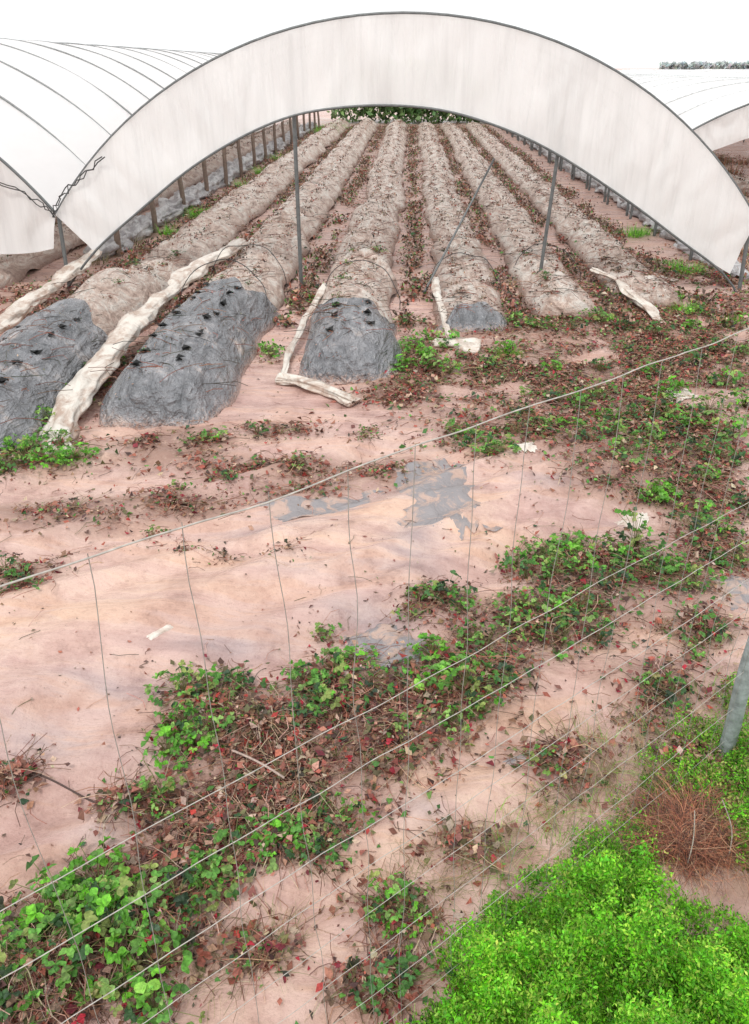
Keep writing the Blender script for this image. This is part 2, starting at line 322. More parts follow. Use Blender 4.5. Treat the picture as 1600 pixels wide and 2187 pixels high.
def berry_plant(seed,pal,nst=20,R=.15,dead=.2,Lf=.045):
    random.seed(seed); mb=MB(); lob=[random.uniform(.4,1.25) for _ in range(7)]
    for i in range(nst):
        az=random.uniform(0,2*math.pi); q=random.random(); rad=R*(.08+.98*q**.75)*lob[int(az*1.1)%7]
        isdead=random.random()<dead
        hgt=(.02+R*.58*(1-.6*q)*random.uniform(.3,1.4)) if not isdead else random.uniform(.006,.045)
        tip=np.array([math.cos(az)*rad,math.sin(az)*rad,hgt])
        col=np.array(random.choice(BROWN*2+MAROON if isdead else pal))*random.uniform(.6,1.3)
        tube(mb,[(0,0,0),tip*.5+np.array([0,0,hgt*.3]),tip],.0017,3,(.44,.24,.16) if isdead else (.30,.32,.12))
        out=np.array([math.cos(az),math.sin(az),random.uniform(-.8,.6)]); out/=np.linalg.norm(out)
        nrm=np.array([math.cos(az)*.3+random.uniform(-.7,.7),math.sin(az)*.3+random.uniform(-.7,.7),1]); nrm-=out*nrm.dot(out); nrm/=np.linalg.norm(nrm)
        side=np.cross(nrm,out); L=Lf*random.uniform(.5,1.25)*(.8 if isdead else 1)
        for ang in (0,1.3,-1.3):
            if random.random()<.1: continue
            d=out*math.cos(ang)+side*math.sin(ang)
            nn=nrm+side*random.uniform(-.6,.6); nn-=d*nn.dot(d); nn/=np.linalg.norm(nn)
            leaflet(mb,tip,d,nn,L*random.uniform(.8,1.1),L*random.uniform(.64,.86),col*random.uniform(.8,1.18))
    return mb.mesh('strawberry_plant',M_leaf)
PG=[(.10,.28,.05),(.14,.38,.06),(.22,.50,.09),(.06,.15,.05),(.30,.50,.13)]
PB=[(.20,.58,.04),(.16,.48,.04),(.32,.64,.10)]
PD=[(.06,.17,.05),(.09,.23,.07),(.15,.30,.09),(.06,.11,.06)]
PY=[(.38,.48,.13),(.20,.36,.07),(.46,.42,.18)]
VAR={'g':[berry_plant(i,PG+PB[1:2]+PY[:1],40,.17,.27,.033) for i in range(5)],
     'b':[berry_plant(10+i,PB+PG[1:3],36,.15,.10,.034) for i in range(3)],
     'd':[berry_plant(20+i,PD+PG[:2],36,.165,.42,.032) for i in range(5)],
     'y':[berry_plant(30+i,PY+PG,26,.145,.5,.030) for i in range(4)],
     'x':[berry_plant(40+i,DARK[1:]+[(.30,.2,.14)],18,.14,.75,.030) for i in range(4)]}
LAB={'g':"leafy green strawberry plant growing in sandy soil",'b':"bright green young strawberry plant in pink sand",
     'd':"dark green strawberry plant with withered lower leaves",'y':"yellowing sparse strawberry plant on washed sand",
     'x':"dried out brown strawberry plant in a raised bed"}
random.seed(3); NP=0
def plant(x,y,z,k,s):
    global NP
    o=bpy.data.objects.new('strawberry_plant',random.choice(VAR[k])); COL.objects.link(o)
    o.location=(x,y,z); o.rotation_euler=(random.uniform(-.15,.15),random.uniform(-.15,.15),random.uniform(0,6.28)); o.scale=(s,s*random.uniform(.85,1.15),s*random.uniform(.75,1.15))
    o['label']=LAB[k]; o['category']='strawberry plant'; o['group']='strawberry plants of the field'; NP+=1
PL="""150,1930,g,1 220,1890,b,.9 300,1960,g,.9 250,2010,b,.9 150,2030,g,.9 340,2050,b,.9 270,2100,y,.9 60,2060,g,.9 40,2130,d,.9 190,2120,y,.8 380,1930,d,.8 110,1960,b,.9 440,1920,g,.7
330,2140,g,.8 230,1950,g,1 30,1960,x,.9 400,2010,x,.9 130,2150,x,.9 20,2050,y,.8 190,1970,b,.9 270,1910,g,.8
400,1500,g,.8 450,1490,g,.8 360,1600,b,.8 420,1590,b,.8 470,1570,g,.7 400,1550,g,.8 490,1530,x,.8 350,1690,y,.8 340,1720,g,.5 510,1480,d,.7
650,1480,g,.9 710,1460,g,.8 760,1430,b,.8 680,1510,g,.8 790,1480,d,.8 740,1510,d,.7 690,1370,y,.7 650,1540,d,.6
920,1420,b,.9 980,1450,b,.8 930,1480,b,.8 990,1500,g,.9 1030,1520,g,.7 960,1540,g,.8 890,1500,x,.7 1080,1480,d,.7 1040,1390,d,.8 1000,1380,g,.5 860,1560,y,.6
900,1300,g,.8 950,1310,d,.8 880,1330,y,.6 990,1330,g,.5
1100,1210,g,.9 1150,1200,g,.9 1200,1180,b,.9 1260,1190,g,1 1310,1210,g,.9 1350,1180,g,1 1400,1200,g,.9 1230,1230,b,.9 1180,1250,g,.9 1370,1240,d,.9 1440,1230,g,.9 1480,1260,g,.8 1300,1260,d,.8 1120,1250,d,.8
1120,1310,g,.9 1170,1330,g,.9 1230,1320,g,.9 1280,1370,d,.8 1200,1380,d,.8 1090,1350,g,.8 1140,1380,y,.6 1060,1430,y,.6 560,1560,x,.8 620,1640,x,.8 720,1620,x,.8 780,1640,x,.7 540,1700,x,.8 680,1720,x,.7 860,1610,x,.7
1500,1110,g,1 1550,1150,g,.9 1480,1150,d,.9 1580,1200,g,.8 1530,1200,d,.8 1410,1065,b,1.05 1390,1080,b,.9
980,930,g,1 1040,980,g,1.1 1060,1000,g,1 1000,960,d,1 1100,950,d,.9 1150,930,g,.9 1220,930,b,1 1270,850,g,1 1240,870,g,1
1420,890,g,1.2 1470,910,b,1.1 1510,880,g,1.1 1440,930,d,1.1 1380,950,g,1.1 1560,940,g,1.1 1350,900,d,1 1480,980,d,1 1560,1000,d,1 1330,1000,g,1 1410,980,y,1
880,740,b,1.2 900,770,b,1.2 850,790,b,1.1 920,790,g,1.2 960,800,g,1.1 990,770,y,1 1080,755,b,1.1 1040,790,g,1.1 870,820,y,1 1180,800,b,.9 830,760,g,1.1 960,740,g,1.1 910,730,b,1
1280,790,d,1.1 1380,800,g,1.1 1470,780,d,1.1 1550,820,g,1.1 1530,750,d,1.1 1590,860,g,1.1 1340,750,d,1 1590,760,g,1.1 1190,860,d,1 1120,850,y,.9 1430,840,b,1 1300,960,g,.9 1250,980,d,.9 1110,890,d,.9 1290,900,g,.9 1500,1040,g,.9 1590,1080,d,1
1150,700,g,1.1 1100,690,g,1.1 1220,705,d,1.1 1280,690,g,1.1 1330,700,d,1.1 1050,680,g,1.1 870,690,d,1 1260,670,g,1 1400,720,d,1 1480,700,b,1 1030,690,b,.8
40,970,b,1 90,960,g,1 60,1000,g,1 110,1000,b,1 170,990,b,1 130,960,g,.9 20,1010,g,.9 420,950,y,.9 460,950,g,.8 600,930,x,.9 550,930,d,.8 640,925,x,.8
190,790,b,1 170,810,g,1 230,770,b,.9 200,830,g,.9 150,850,g,.9 290,700,g,.9 260,720,d,.9 310,680,g,.9 580,755,g,.9 570,740,b,.8 275,895,b,.8 140,880,b,1 100,910,g,1 680,640,b,1 730,640,g,1
490,1040,d,.6 380,1060,y,.6 330,1150,y,.6 250,1110,x,.7 480,1200,x,.6 620,1210,x,.5 790,920,y,.6 780,940,y,.5 60,1270,d,.9 20,1240,d,.9 640,1000,y,.6 170,1100,x,.7 400,1180,x,.5
830,1930,g,.7 860,1950,b,.6 880,1910,y,.6 820,2110,d,.7 760,2090,x,.7 870,2090,d,.7 560,2040,y,.6 1150,1650,y,.7 1210,1670,x,.7 1380,1480,y,.8 1430,1500,d,.8 1360,1520,x,.8 1480,1420,y,.7 1500,1370,d,.7 1410,1350,x,.7
610,1780,g,.8 580,1800,b,.7 640,1810,g,.7 740,1740,g,.6 500,1830,g,.7 450,1880,g,.7 690,1830,d,.6 1440,640,b,.9 1480,670,b,.9 1500,650,y,.8 1580,680,b,.8"""
for tok in PL.split():
    a_=tok.split(','); x,y=G(float(a_[0]),float(a_[1])+ (25 if float(a_[1])>1500 else 8)); s=float(a_[3])*random.uniform(.9,1.15)
    plant(x,y,gh(x,y)+.002,a_[2],s)
    k=36; px_=x+rng.normal(0,.12*s,k); py_=y+rng.normal(0,.12*s,k)
    P=np.stack([px_,py_,zs(px_,py_)+np.abs(rng.normal(0,.012,k))+.004],1)
    quads(P,rng.uniform(.010,.034,k),pick(BROWN+DARK[:2]+MAROON[:2]+GREEN[:3],k),.5,.6,mbl)
    stems(P[:12],rng.uniform(.05,.16,12),.0022,pick(STRAW,12),mbl,.3)
obj('leaf_litter',mbl.mesh('leaf_litter',M_dead),label="reddish brown dead strawberry leaves and runners over sand",category='leaf litter',kind='stuff')
# ------------------------------------------------ raised beds
def bed_z(b,x,y,off=0):
    xc,y0,y1,w,h=b; f=min(1,max(0,(y-y0)/.5)); e=math.sqrt(f*(2-f)) if f<1 else 1
    ww=w*(.74+.26*e); s=max(-1,min(1,(x-xc)/(ww/2)))
    tt=sst(8.6,10,y); hh=h*(1-.26*tt)*(.95+.42*nz(xc,y*.6,8))
    z=hh*e*(1-abs(s)**2.5)
    z+=(.035+.02*tt)*nz(x*2.8,y*2.0,4)*e+.024*nz(x*7,y*5,1)*e
    k=1-abs(nz(x*3+y*1.2,y*2.2,5))*3; z+=.022*max(0,k)*e
    k=1-abs(nz(x*8-y*2,y*3,9))*3; z+=.012*max(0,k)*e
    # film pinched across the bed over the old hoops
    k=1-abs(nz(x*.9+xc*3,y*3.4,14))*4.5; z+=.045*max(0,k)*e*tt*(1-s*s)
    return z+off*e-.03*(1-e)
def bed_mesh(b,ya,yb,off,mat,name,jag=0,step=.07,nc=27):
    xc,y0,y1,w,h=b; m_=min(yb,15); ysn=list(np.arange(ya,m_,step))+list(np.arange(max(ya,m_),yb+.01,.14)); V=[]
    for i,y in enumerate(ysn):
        f=min(1,max(0,(y-y0)/.5)); e=math.sqrt(f*(2-f)) if f<1 else 1; ww=w*(.74+.26*e)*(1-.07*sst(8.6,10,y))
        wob=.10*nz(y*.5,xc); wl=1+.24*nz(y*1.3,xc,5); wr=1+.24*nz(y*1.3,xc,11)
        for j in range(nc):
            s=-1+2*j/(nc-1); s=math.copysign(abs(s)**.75,s); x=xc+s*ww/2; yy=y
            if jag: yy+=jag*(nz(j/nc*2.2,xc,2)+.3*nz(j/nc*7,xc,4))*((i/len(ysn))**3)
            V.append((xc+s*ww/2*(wl if s<0 else wr)+wob+(off*s),yy,bed_z(b,x,yy,off)-(.04 if abs(s)>.99 else 0)))
    return np_mesh(name,V,grid_faces(len(ysn),nc),None,mat,True)
BEDS=[((-3.3,5.0,42,1.0,.42),7.7,"raised strawberry bed under torn black film"),((-2.0,5.75,42,1.02,.45),9.0,"raised strawberry bed with twig strewn black film"),
      ((-.58,6.85,42,.92,.42),8.5,"raised strawberry bed with rounded black film end"),((.72,8.4,42,.84,.26),8.7,"raised bed with a short piece of black film"),
      ((1.82,9.0,42,.84,.30),None,"sand covered raised strawberry bed in tunnel"),((2.92,9.5,42,.82,.28),None,"sand covered raised strawberry bed in tunnel"),
      ((-5.6,7.8,42,.95,.36),None,"sand covered bed under the neighbouring tunnel"),((-6.8,8.2,42,.95,.36),None,"sand covered bed under the neighbouring tunnel"),((-8.0,8.6,42,.95,.36),None,"sand covered bed under the neighbouring tunnel"),
      ((5.4,13,42,.9,.22),None,"overgrown bed under the neighbouring tunnel"),((6.6,13.2,42,.9,.22),None,"overgrown bed under the neighbouring tunnel"),((7.8,13.4,42,.9,.22),None,"overgrown bed under the neighbouring tunnel")]
mbd=MB(); mbf=MB()
for i,(b,fy,lab) in enumerate(BEDS):
    o=obj('raised_bed',bed_mesh(b,b[1],b[2],0,M_bed,'raised_bed'),label=lab,category='raised bed',group='strawberry beds')
    if fy: obj('mulch_film',bed_mesh(b,b[1],fy,.014,M_mulch,'mulch_film',jag=.8,step=.035,nc=41),parent=o,label="black plastic mulch film with planting holes")
    xc,y0,y1,w,h=b; near=i<6; dens=2 if i>8 else 1
    for side in (-1,1):
        y=y0+.35+(.12 if side>0 else 0)
        while y<41.5:
            wb=.10*nz(y*.5,xc); x=xc+side*w*.18+random.uniform(-.04,.04)+wb; onf=bool(fy and y<fy-.3); z=bed_z(b,x-wb,y,.014 if onf else 0)
            if onf:
                for q in range(3): quads(np.array([[x+random.uniform(-.02,.02),y+random.uniform(-.02,.02),z+.018]]),.09,np.array([[.008,.008,.008]]),.06,.85,mbf)
            if near and y<11.5 and random.random()<.42:
                plant(x,y,z-.004,random.choice('xxxxxdd' if y<9 else 'xxxxdy'),random.uniform(.28,.45) if y<9 else random.uniform(.5,.8))
            n=int((3 if onf else 9)*dens)
            P=np.stack([x+rng.normal(0,.05,n),y+rng.normal(0,.07,n),z+np.abs(rng.normal(0,.025,n))+.008],1)
            quads(P,rng.uniform(.02,.06,n)*(1 if y>10 else .6),pick(DARK*2+BROWN*2+GREEN[3:4],n),.7,.6,mbf)
            y+=.32*random.uniform(.85,1.2)
    n=2700 if near else 700
    y=y0+.1+(41-y0)*rng.uniform(0,1,n)**1.5; s=rng.uniform(-1.1,1.1,n); x=xc+s*w/2
    kp=np.array([nz(x[k]*2,y[k]*1.5,7)>-.02 for k in range(n)]); x=x[kp];y=y[kp];s=s[kp];n=len(x)
    z=np.array([max(bed_z(b,x[k],y[k],.014),.01) if abs(s[k])<1 else gh(x[k],y[k])+.01 for k in range(n)])+.006
    P=np.stack([x,y,z],1); k=len(P)
    quads(P,np.where(P[:,1]<9,rng.uniform(.006,.028,k),rng.uniform(.015,.05,k)),pick(DARK+BROWN*3,k),.4,.55,mbd)
    n=340 if near else 60; y=y0+.3+(22-y0)*rng.uniform(0,1,n)**1.6; x=xc+rng.uniform(-.4,.4,n)*w
    z=np.array([bed_z(b,x[k],y[k],.016) for k in range(n)])
    stems(np.stack([x,y,z],1),rng.uniform(.1,.36,n),.0038,pick(BROWN[:4]+DARK,n),mbd,.2)
for xf in FUR:
    n=5400 if xf<4 else 4000; y=8.6+33.4*rng.uniform(0,1,n)**1.3; x=xf+rng.normal(0,.12 if xf<4 else .3,n)+.10*np.array([nz(v*.5,xf) for v in y])
    k_=[nz(x[i]*2,y[i]*.8,4)>-.2 for i in range(n)]; x=x[k_];y=y[k_];n=len(x)
    quads(np.stack([x,y,zs(x,y)+np.abs(rng.normal(0,.045,n))+.01],1),rng.uniform(.03,.085,n),pick(BROWN*3+DARK*2+GREEN,n),.6,.6,mbd)
obj('bed_litter',mbd.mesh('bed_litter',M_dead),label="dry leaves and runners over beds and furrows",category='leaf litter',kind='stuff')
obj('withered_bed_plants',mbf.mesh('withered_bed_plants',M_dead),label="rows of withered strawberry crowns in planting holes",category='withered plants',kind='stuff')
# ------------------------------------------------ polytunnels
def arc_pts(cx,half,zleg,ztop,n=41,kind='arc'):
    sag=ztop-zleg; R=(half**2+sag**2)/(2*sag); out=[]; th=math.asin(half/R)
    for i in range(n):
        if kind=='arc':
            a_=-th+2*th*i/(n-1); out.append((cx+R*math.sin(a_),ztop-R+R*math.cos(a_)))
        else:
            u=-math.cos(math.pi*i/(n-1)); out.append((cx+half*u,zleg+sag*(1-abs(u)**2.6)))
    return out
def simple_tube(path,r,seg,mat,name):
    m_=MB(); tube(m_,path,r,seg); return m_.mesh(name,mat,True)
def tunnel(cx,half,y0,y1,ztop,label,inner,legs=(True,True),kind='arc',roofmat=None,hoopmat=None,gr=.05,step=2.0,wood=False):
    e=obj('polytunnel',None,label=label,category='polytunnel',group='row of polytunnels',loc=(cx,y0,0))
    arc=arc_pts(0,half,.9,ztop,41,kind)
    hf=simple_tube([(x,0,z+.012) for x,z in arc],.018,6,M_steel,'hoop')
    hs_=simple_tube([(x,0,z+.006) for x,z in arc],.015,6,hoopmat or M_steel,'hoop'); lg=simple_tube([(0,0,-.1),(0,0,.45),(0,0,.93)],.026,8,M_steel,'leg')
    lw=simple_tube([(0,0,-.1),(.01,0,.3),(-.008,0,.65),(0,0,1.0)],.048,8,M_wood,'leg')
    y=0
    while y<=y1-y0+.01:
        obj('hoop',hf if y==0 else hs_,parent=e,loc=(0,y,0))
        for k,sx in enumerate((-half,half)):
            if legs[k]:
                o=obj('leg',lw if (wood and k==0 and y>1) else lg,parent=e,loc=(sx,y,0)); o.rotation_euler=(random.gauss(0,.03),random.gauss(0,.03),0)
        y+=step
    V=[];ny=int((y1-y0)/.5)+1
    for i in range(ny):
        yy=i*.5+.02; sag=.05*math.sin(math.pi*((yy%2)/2))
        for k,(x,z) in enumerate(arc):
            q=1-sag/3+.012*nz(x*.8+cx,yy*.7,1)
            V.append((x*q,yy,.9+(z-.9)*q))
    obj('roof_film',np_mesh('roof_film',V,grid_faces(ny,len(arc)),None,roofmat or M_roof,True),parent=e)
    N=170; I=smooth_path(inner,N)
    oa=np.array(arc); d=np.r_[0,np.cumsum(np.linalg.norm(np.diff(oa,axis=0),axis=1))]; s=np.linspace(0,d[-1],N)
    O=np.stack([np.interp(s,d,oa[:,0]),np.interp(s,d,oa[:,1])],1)
    V=[];nr=18
    for r_ in range(nr):
        f=r_/(nr-1)
        for k in range(N):
            p=O[k]*(1-f)+I[k]*f
            dy=-.03+math.sin(math.pi*f)**.7*(gr*nz(k*.2,f*.8,cx)+.026*nz(k*.7,f*.6,cx+4)+.02*max(0,1-4*abs(nz(k*.16+f*1.2,f*.7,cx+9))))
            V.append((p[0],dy,p[1]))
    obj('gable_film',np_mesh('gable_film',V,grid_faces(nr,N),None,M_gable,True),parent=e)
    return e
INNER=[(-3.85,.48),(-3.47,.75),(-2.53,1.44),(-1.85,1.80),(-1.22,2.04),(-.31,2.13),(.5,2.08),(1.32,1.84),(1.89,1.58),(2.8,1.05),(3.6,.52),(4.08,.26)]
E=tunnel(-.1,4.25,10.3,42.3,3.0,"long white polytunnel with arched gable film over strawberry beds",INNER,wood=True)
full=smooth_path([(-4.3,-.03),(-4.1,.18)]+INNER+[(4.22,.0)],80)
obj('inner_arch',simple_tube([(x,-.05,z) for x,z in full],.015,6,M_steel,'inner_arch'),parent=E)
def pole(p,q,r,name,par):
    p=np.array(p,float);q=np.array(q,float); obj(name,simple_tube([p,(p+q)/2,q],r,8,M_steel,name),parent=par)
pole((-1.25,.03,-.05),(-1.25,.03,2.82),.024,'prop',E); pole((1.75,.03,-.05),(1.88,.03,2.58),.022,'prop',E)
pole((.32,-.2,.05),(1.15,.6,1.5),.013,'brace',E)
pole((4.25,0,.93),(4.25,32,.93),.014,'side_rail',E)
tunnel(-8.6,4.25,10.3,42.3,3.0,"neighbouring white polytunnel with hoops showing through film",[(-3.9,.15),(-2.5,.4),(0,.6),(2.5,.45),(3.5,.36),(4.15,.5)],legs=(True,False),roofmat=M_roofn,hoopmat=M_hoopn)
LOWG=[(-4.0,.8),(-3.5,1.0),(-3.0,1.16),(-2.3,1.44),(-1,1.72),(0,1.78),(1,1.72),(2.3,1.44),(3.3,1.05),(4.0,.8)]
tunnel(8.4,4.25,16.0,104.0,2.25,"lower white polytunnel with an open dark end",LOWG,kind='s',roofmat=M_roofn,hoopmat=M_hoopp)
for q in range(1,5):
    tunnel(8.4+8.5*q,4.25,17.0+q*1.5,105.0+q,2.25,"lower white polytunnel further along the field",LOWG,legs=(False,True),kind='s',roofmat=M_roofn,hoopmat=M_hoopp,step=4.0)
mb=MB()
for a_ in range(4):
    dd=(-1) if a_%2 else .55
    pts=[(-4.35+dd*(.3+.45*q)*q+random.uniform(-.03,.03),10.22,.9+.45*q+random.uniform(-.04,.04)) for q in np.linspace(0,1.4,16)]
    tube(mb,pts,.007,5,(.05,.05,.05))
obj('tangled_twine',mb.mesh('tangled_twine',M_twine),label="dark twine tangled on the tunnel leg top",category='twine',kind='stuff')
# ------------------------------------------------ rolled white film
def roll(pts,r,label,n=110,cr_=.42,mat=None,flat=.5):
    P=smooth_path(pts,n); P[:,0]+=[.05*nz(p[0]*1.5,p[1]*1.5,7)+.008*nz(p[0]*8,p[1]*8,7) for p in P]; P[:,2]+=[.02*nz(p[0]*2,p[1]*2,2) for p in P]
    rr=np.array([r*(1+.55*nz(p[0]*1.6,p[1]*1.6,3)+.14*nz(p[0]*6,p[1]*6,3)) for p in P]); rr[0]*=.3; rr[-1]*=.3; rr[1]*=.8
    m_=MB(); tube(m_,P,rr,40,(.8,.8,.8),crumple=cr_,flat=flat,nf=3.2)
    return obj('rolled_film',m_.mesh('rolled_film',mat or M_roll,True),label=label,category='plastic film',group='rolled up polythene')
def gp(px,py,z): x,y=G(px,py); return (x,y,z)
roll([(-2.45,5.15,.04),(-2.72,5.5,.07),(-2.66,6.2,.15),(-2.70,7.2,.25),(-2.66,8.5,.31),(-2.60,10.0,.33),(-2.3,11.4,.38)],.11,"long crumpled roll of dirty white film between beds",260)
roll([(-4.25,6.2,.08),(-4.22,7.5,.12),(-4.25,8.8,.15),(-4.3,10.2,.22),(-4.15,11.0,.33)],.10,"long roll of white film beside tunnel leg",200)
roll([gp(590,815,.03),gp(650,822,.05),gp(720,850,.04),gp(755,865,.03)],.07,"short crumpled roll of white film on sand",60,.8)
roll([gp(925,745,.06),gp(980,752,.07),gp(1030,755,.06)],.10,"short thick roll of white film on sand",50,.8,None,.7)
roll([(.42,8.1,.05),(.42,8.8,.12),(.38,9.6,.15),(.34,10.4,.15)],.04,"thin strip of crumpled film beside bed",70,.6)
roll([(2.42,10.8,.2),(2.62,10.1,.18),(2.75,9.3,.10),(2.8,8.7,.03)],.05,"bent strip of crumpled film beside bed",70,.6)
roll([(-1.12,6.9,.03),(-1.12,7.6,.06),(-1.08,8.6,.12),(-.98,9.8,.2)],.03,"thin strip of crumpled film beside bed",70,.6)
roll([(4.3,10.0,.06),(5.2,10.1,.07),(6.2,10.3,.06)],.09,"roll of white film lying beside tunnel foot",60)
roll([(-5.0,9.4,.3),(-5.6,9.0,.38),(-6.4,9.3,.36)],.11,"slumped white film over a bed",60)
roll([(-4.6,12,.06),(-4.55,18,.10),(-4.65,26,.10),(-4.55,34,.10),(-4.6,41,.1)],.2,"bunched grey side film along tunnel legs",320,.7,M_skirt,.7)
roll([(4.4,11,.06),(4.5,18,.10),(4.4,26,.10),(4.5,34,.10),(4.4,41,.1)],.17,"bunched grey side film along tunnel legs",320,.7,M_skirt,.7)
def scrap(px,py,w,l,rot,mat,label,amp=.03,lift=.0):
    cx,cy=G(px,py); V=[];n=48
    for i in range(n):
        for j in range(n):
            a1=i/(n-1)*2-1; a2=j/(n-1)*2-1
            u=a1*w/2*(1+.35*nz(j*.17,px)); v=a2*l/2*(1+.35*nz(i*.17,px,5))
            x=cx+u*math.cos(rot)-v*math.sin(rot); y=cy+u*math.sin(rot)+v*math.cos(rot)
            edge=max(abs(a1),abs(a2)); bury=.024*sst(.35,1,edge)*(.5+1.5*(nz(u*3,v*3,px)+.3))
            V.append((x,y,gh(x,y)+.008+lift+amp*(.7*nz(u*4,v*4,px)+.6*abs(nz(u*16,v*4,px)))-bury))
    obj('film_scrap',np_mesh('film_scrap',V,grid_faces(n,n),None,mat,True),label=label,category='plastic film',group='torn film scraps')
scrap(935,1070,.55,1.15,.12,M_scrap,"torn grey plastic film half buried in sand",.018,.008)
scrap(690,1095,.8,.26,.25,M_scrap,"dark strip of plastic film in sand",.022,.006)
scrap(810,1390,.42,.42,.5,M_scrap,"lilac grey plastic film half buried in sand",.015,.003)
scrap(350,1390,.05,.2,-.7,M_roll,"thin white film scrap on sand",.012)
scrap(1110,990,.18,.16,.4,M_roll,"white film scrap among dead leaves",.02,.02)
scrap(1350,1120,.18,.16,1,M_roll,"white film scrap among dead leaves",.02,.015)
scrap(1570,1270,.3,.25,.4,M_scrap,"grey film scrap by fence post",.02,.02)
scrap(1100,1650,.12,.10,.4,M_scrap,"small grey film scrap on sand",.02)
scrap(1450,850,.3,.2,.4,M_roll,"white film scrap among dead leaves",.03,.02)
scrap(1380,600,.6,.5,.4,M_roll,"pale film slumped over the bed end",.06,.03)
for (x0,x1,y,h) in ((-2.55,-1.5,8.9,.62),(-2.5,-1.5,10.2,.55),(-1.0,-.1,9.6,.48),(.3,1.15,10.4,.42),(1.4,2.25,11.0,.42)):
    ph=random.uniform(0,9); pts=[(x0+(x1-x0)*(1-math.cos(a_))/2+.05*nz(a_*1.5,ph),y+.25*math.sin(a_*1.3)+.06*nz(a_*2,ph,4),max(-.03,h*math.sin(a_)**.7+.04*nz(a_*2,ph,8))) for a_ in np.linspace(0,math.pi,30)]
    obj('wire_hoop',simple_tube(pts,.005,5,M_twine,'wire_hoop'),label="thin dark wire hoop arching over a raised bed",category='wire hoop',group='wire hoops over beds')
# ------------------------------------------------ fence
FD=yawv(math.sin(math.radians(52)),math.cos(math.radians(52))); FN=yawv(-math.cos(math.radians(52)),math.sin(math.radians(52)))
def fp(s,z,o=0): return (FN[0]*(1+o)+FD[0]*s,FN[1]*(1+o)+FD[1]*s,z)
x,y,_z=fp(2.58,0)
FE=obj('wire_fence',None,label="slack galvanised wire netting fence on a grey post",category='fence',loc=(0,0,0))
for k,(z,r_) in enumerate(((1.914,.0016),(1.35,.0010),(1.185,.0011),(.99,.0011),(.85,.0009),(.68,.0008),(.50,.0008),(.32,.0008),(.14,.0008))):
    pts=[fp(s,z+.018*nz(s*1.3,z*5)+.008*nz(s*7,z*5)-.014*math.sin(math.pi*((s+1.3)%3.9)/3.9),.014*nz(s*1.1,z*3,4)) for s in np.arange(-1.2,8.2,.04)]
    obj('line_wire',simple_tube(pts,r_,5,M_wire,'line_wire'),parent=FE)
for k in range(48):
    s0=-.8+.152*k; lean=random.uniform(-.04,.04)
    pts=[fp(s0+lean*(1.9-z)+.018*nz(k*3.1,z*4,1),z,.008*nz(k*2.1,z*4,7)) for z in np.linspace(1.905,.1,34)]
    obj('stay_wire',simple_tube(pts,.0008,4,M_stay,'stay_wire'),parent=FE)
pm=MB(); tube(pm,[(x+.014*nz(z*3,1),y+.01*nz(z*3,5),z) for z in np.linspace(-.15,2.05,30)],.029,14,(.3,.3,.3),crumple=.10,nf=3)
obj('post',pm.mesh('post',M_post,True),parent=FE)
# ------------------------------------------------ green weed mass
PGR=[(.20,.62,.02),(.26,.70,.03),(.13,.48,.02),(.34,.74,.06),(.17,.56,.025)]
def weeds(blobs,dens,label,seed,yel=0):
    mb=MB()
    for (X,Y,r,h) in blobs:
        cx,cy=yawv(X,Y); g0=gh(cx,cy); n=int(dens*r*r*(1 if h>.1 else .5))
        a_=rng.uniform(0,2*math.pi,n); rr=rng.uniform(0,1,n)**.55*(1+.35*rng.normal(0,.5,n)*rng.uniform(0,1,n))
        rad=np.array([r*(1+.7*nz(math.cos(q)*1.6,math.sin(q)*1.6,seed+X*7)) for q in a_])
        x=cx+np.cos(a_)*rr*rad; y=cy+np.sin(a_)*rr*rad
        lump=np.array([nz(x[i]*6,y[i]*6,seed)+.9*nz(x[i]*14,y[i]*14,seed)+.6*nz(x[i]*30,y[i]*30,seed) for i in range(n)])
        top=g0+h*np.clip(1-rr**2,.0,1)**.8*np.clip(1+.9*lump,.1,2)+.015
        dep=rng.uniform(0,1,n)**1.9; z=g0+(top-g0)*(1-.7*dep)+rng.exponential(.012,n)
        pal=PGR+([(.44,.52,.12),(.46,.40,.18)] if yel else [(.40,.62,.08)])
        C=pick(pal,n)*(1-.55*dep)[:,None]*np.clip(1+.5*lump,.55,1.5)[:,None]  # inner shade painted in: leaves darken with depth and in hollows
        P=np.stack([x,y,z],1)
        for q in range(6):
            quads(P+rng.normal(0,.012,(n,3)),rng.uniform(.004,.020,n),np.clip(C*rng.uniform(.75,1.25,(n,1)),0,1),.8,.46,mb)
        k=n//4; stems(P[:k]-np.array([0,0,.02]),rng.uniform(.03,.09,k),.0010,pick([(.34,.58,.08),(.42,.50,.14),(.22,.46,.04)],k),mb,1.0)
    return obj('weed_patch',mb.mesh('weed_patch',M_leaf),label=label,category='weeds',kind='stuff')
weeds([(.55,1.33,.27,.24),(.75,1.42,.26,.28),(.42,1.16,.22,.22),(.65,1.08,.30,.32),(.98,1.25,.26,.22),(.33,1.02,.20,.18),(.95,1.0,.28,.24),(.72,1.66,.18,.14),(.95,1.58,.2,.10),(.52,.85,.28,.28),(.62,1.56,.16,.16),(.26,1.28,.16,.09),(.15,1.2,.14,.08),(.36,1.42,.17,.14),(.48,1.58,.14,.11),(.12,1.02,.2,.15),(.85,1.78,.14,.08),(1.12,1.4,.2,.16),(1.2,1.15,.2,.2)],60000,"dense bright green feathery weeds in sandy soil",2)
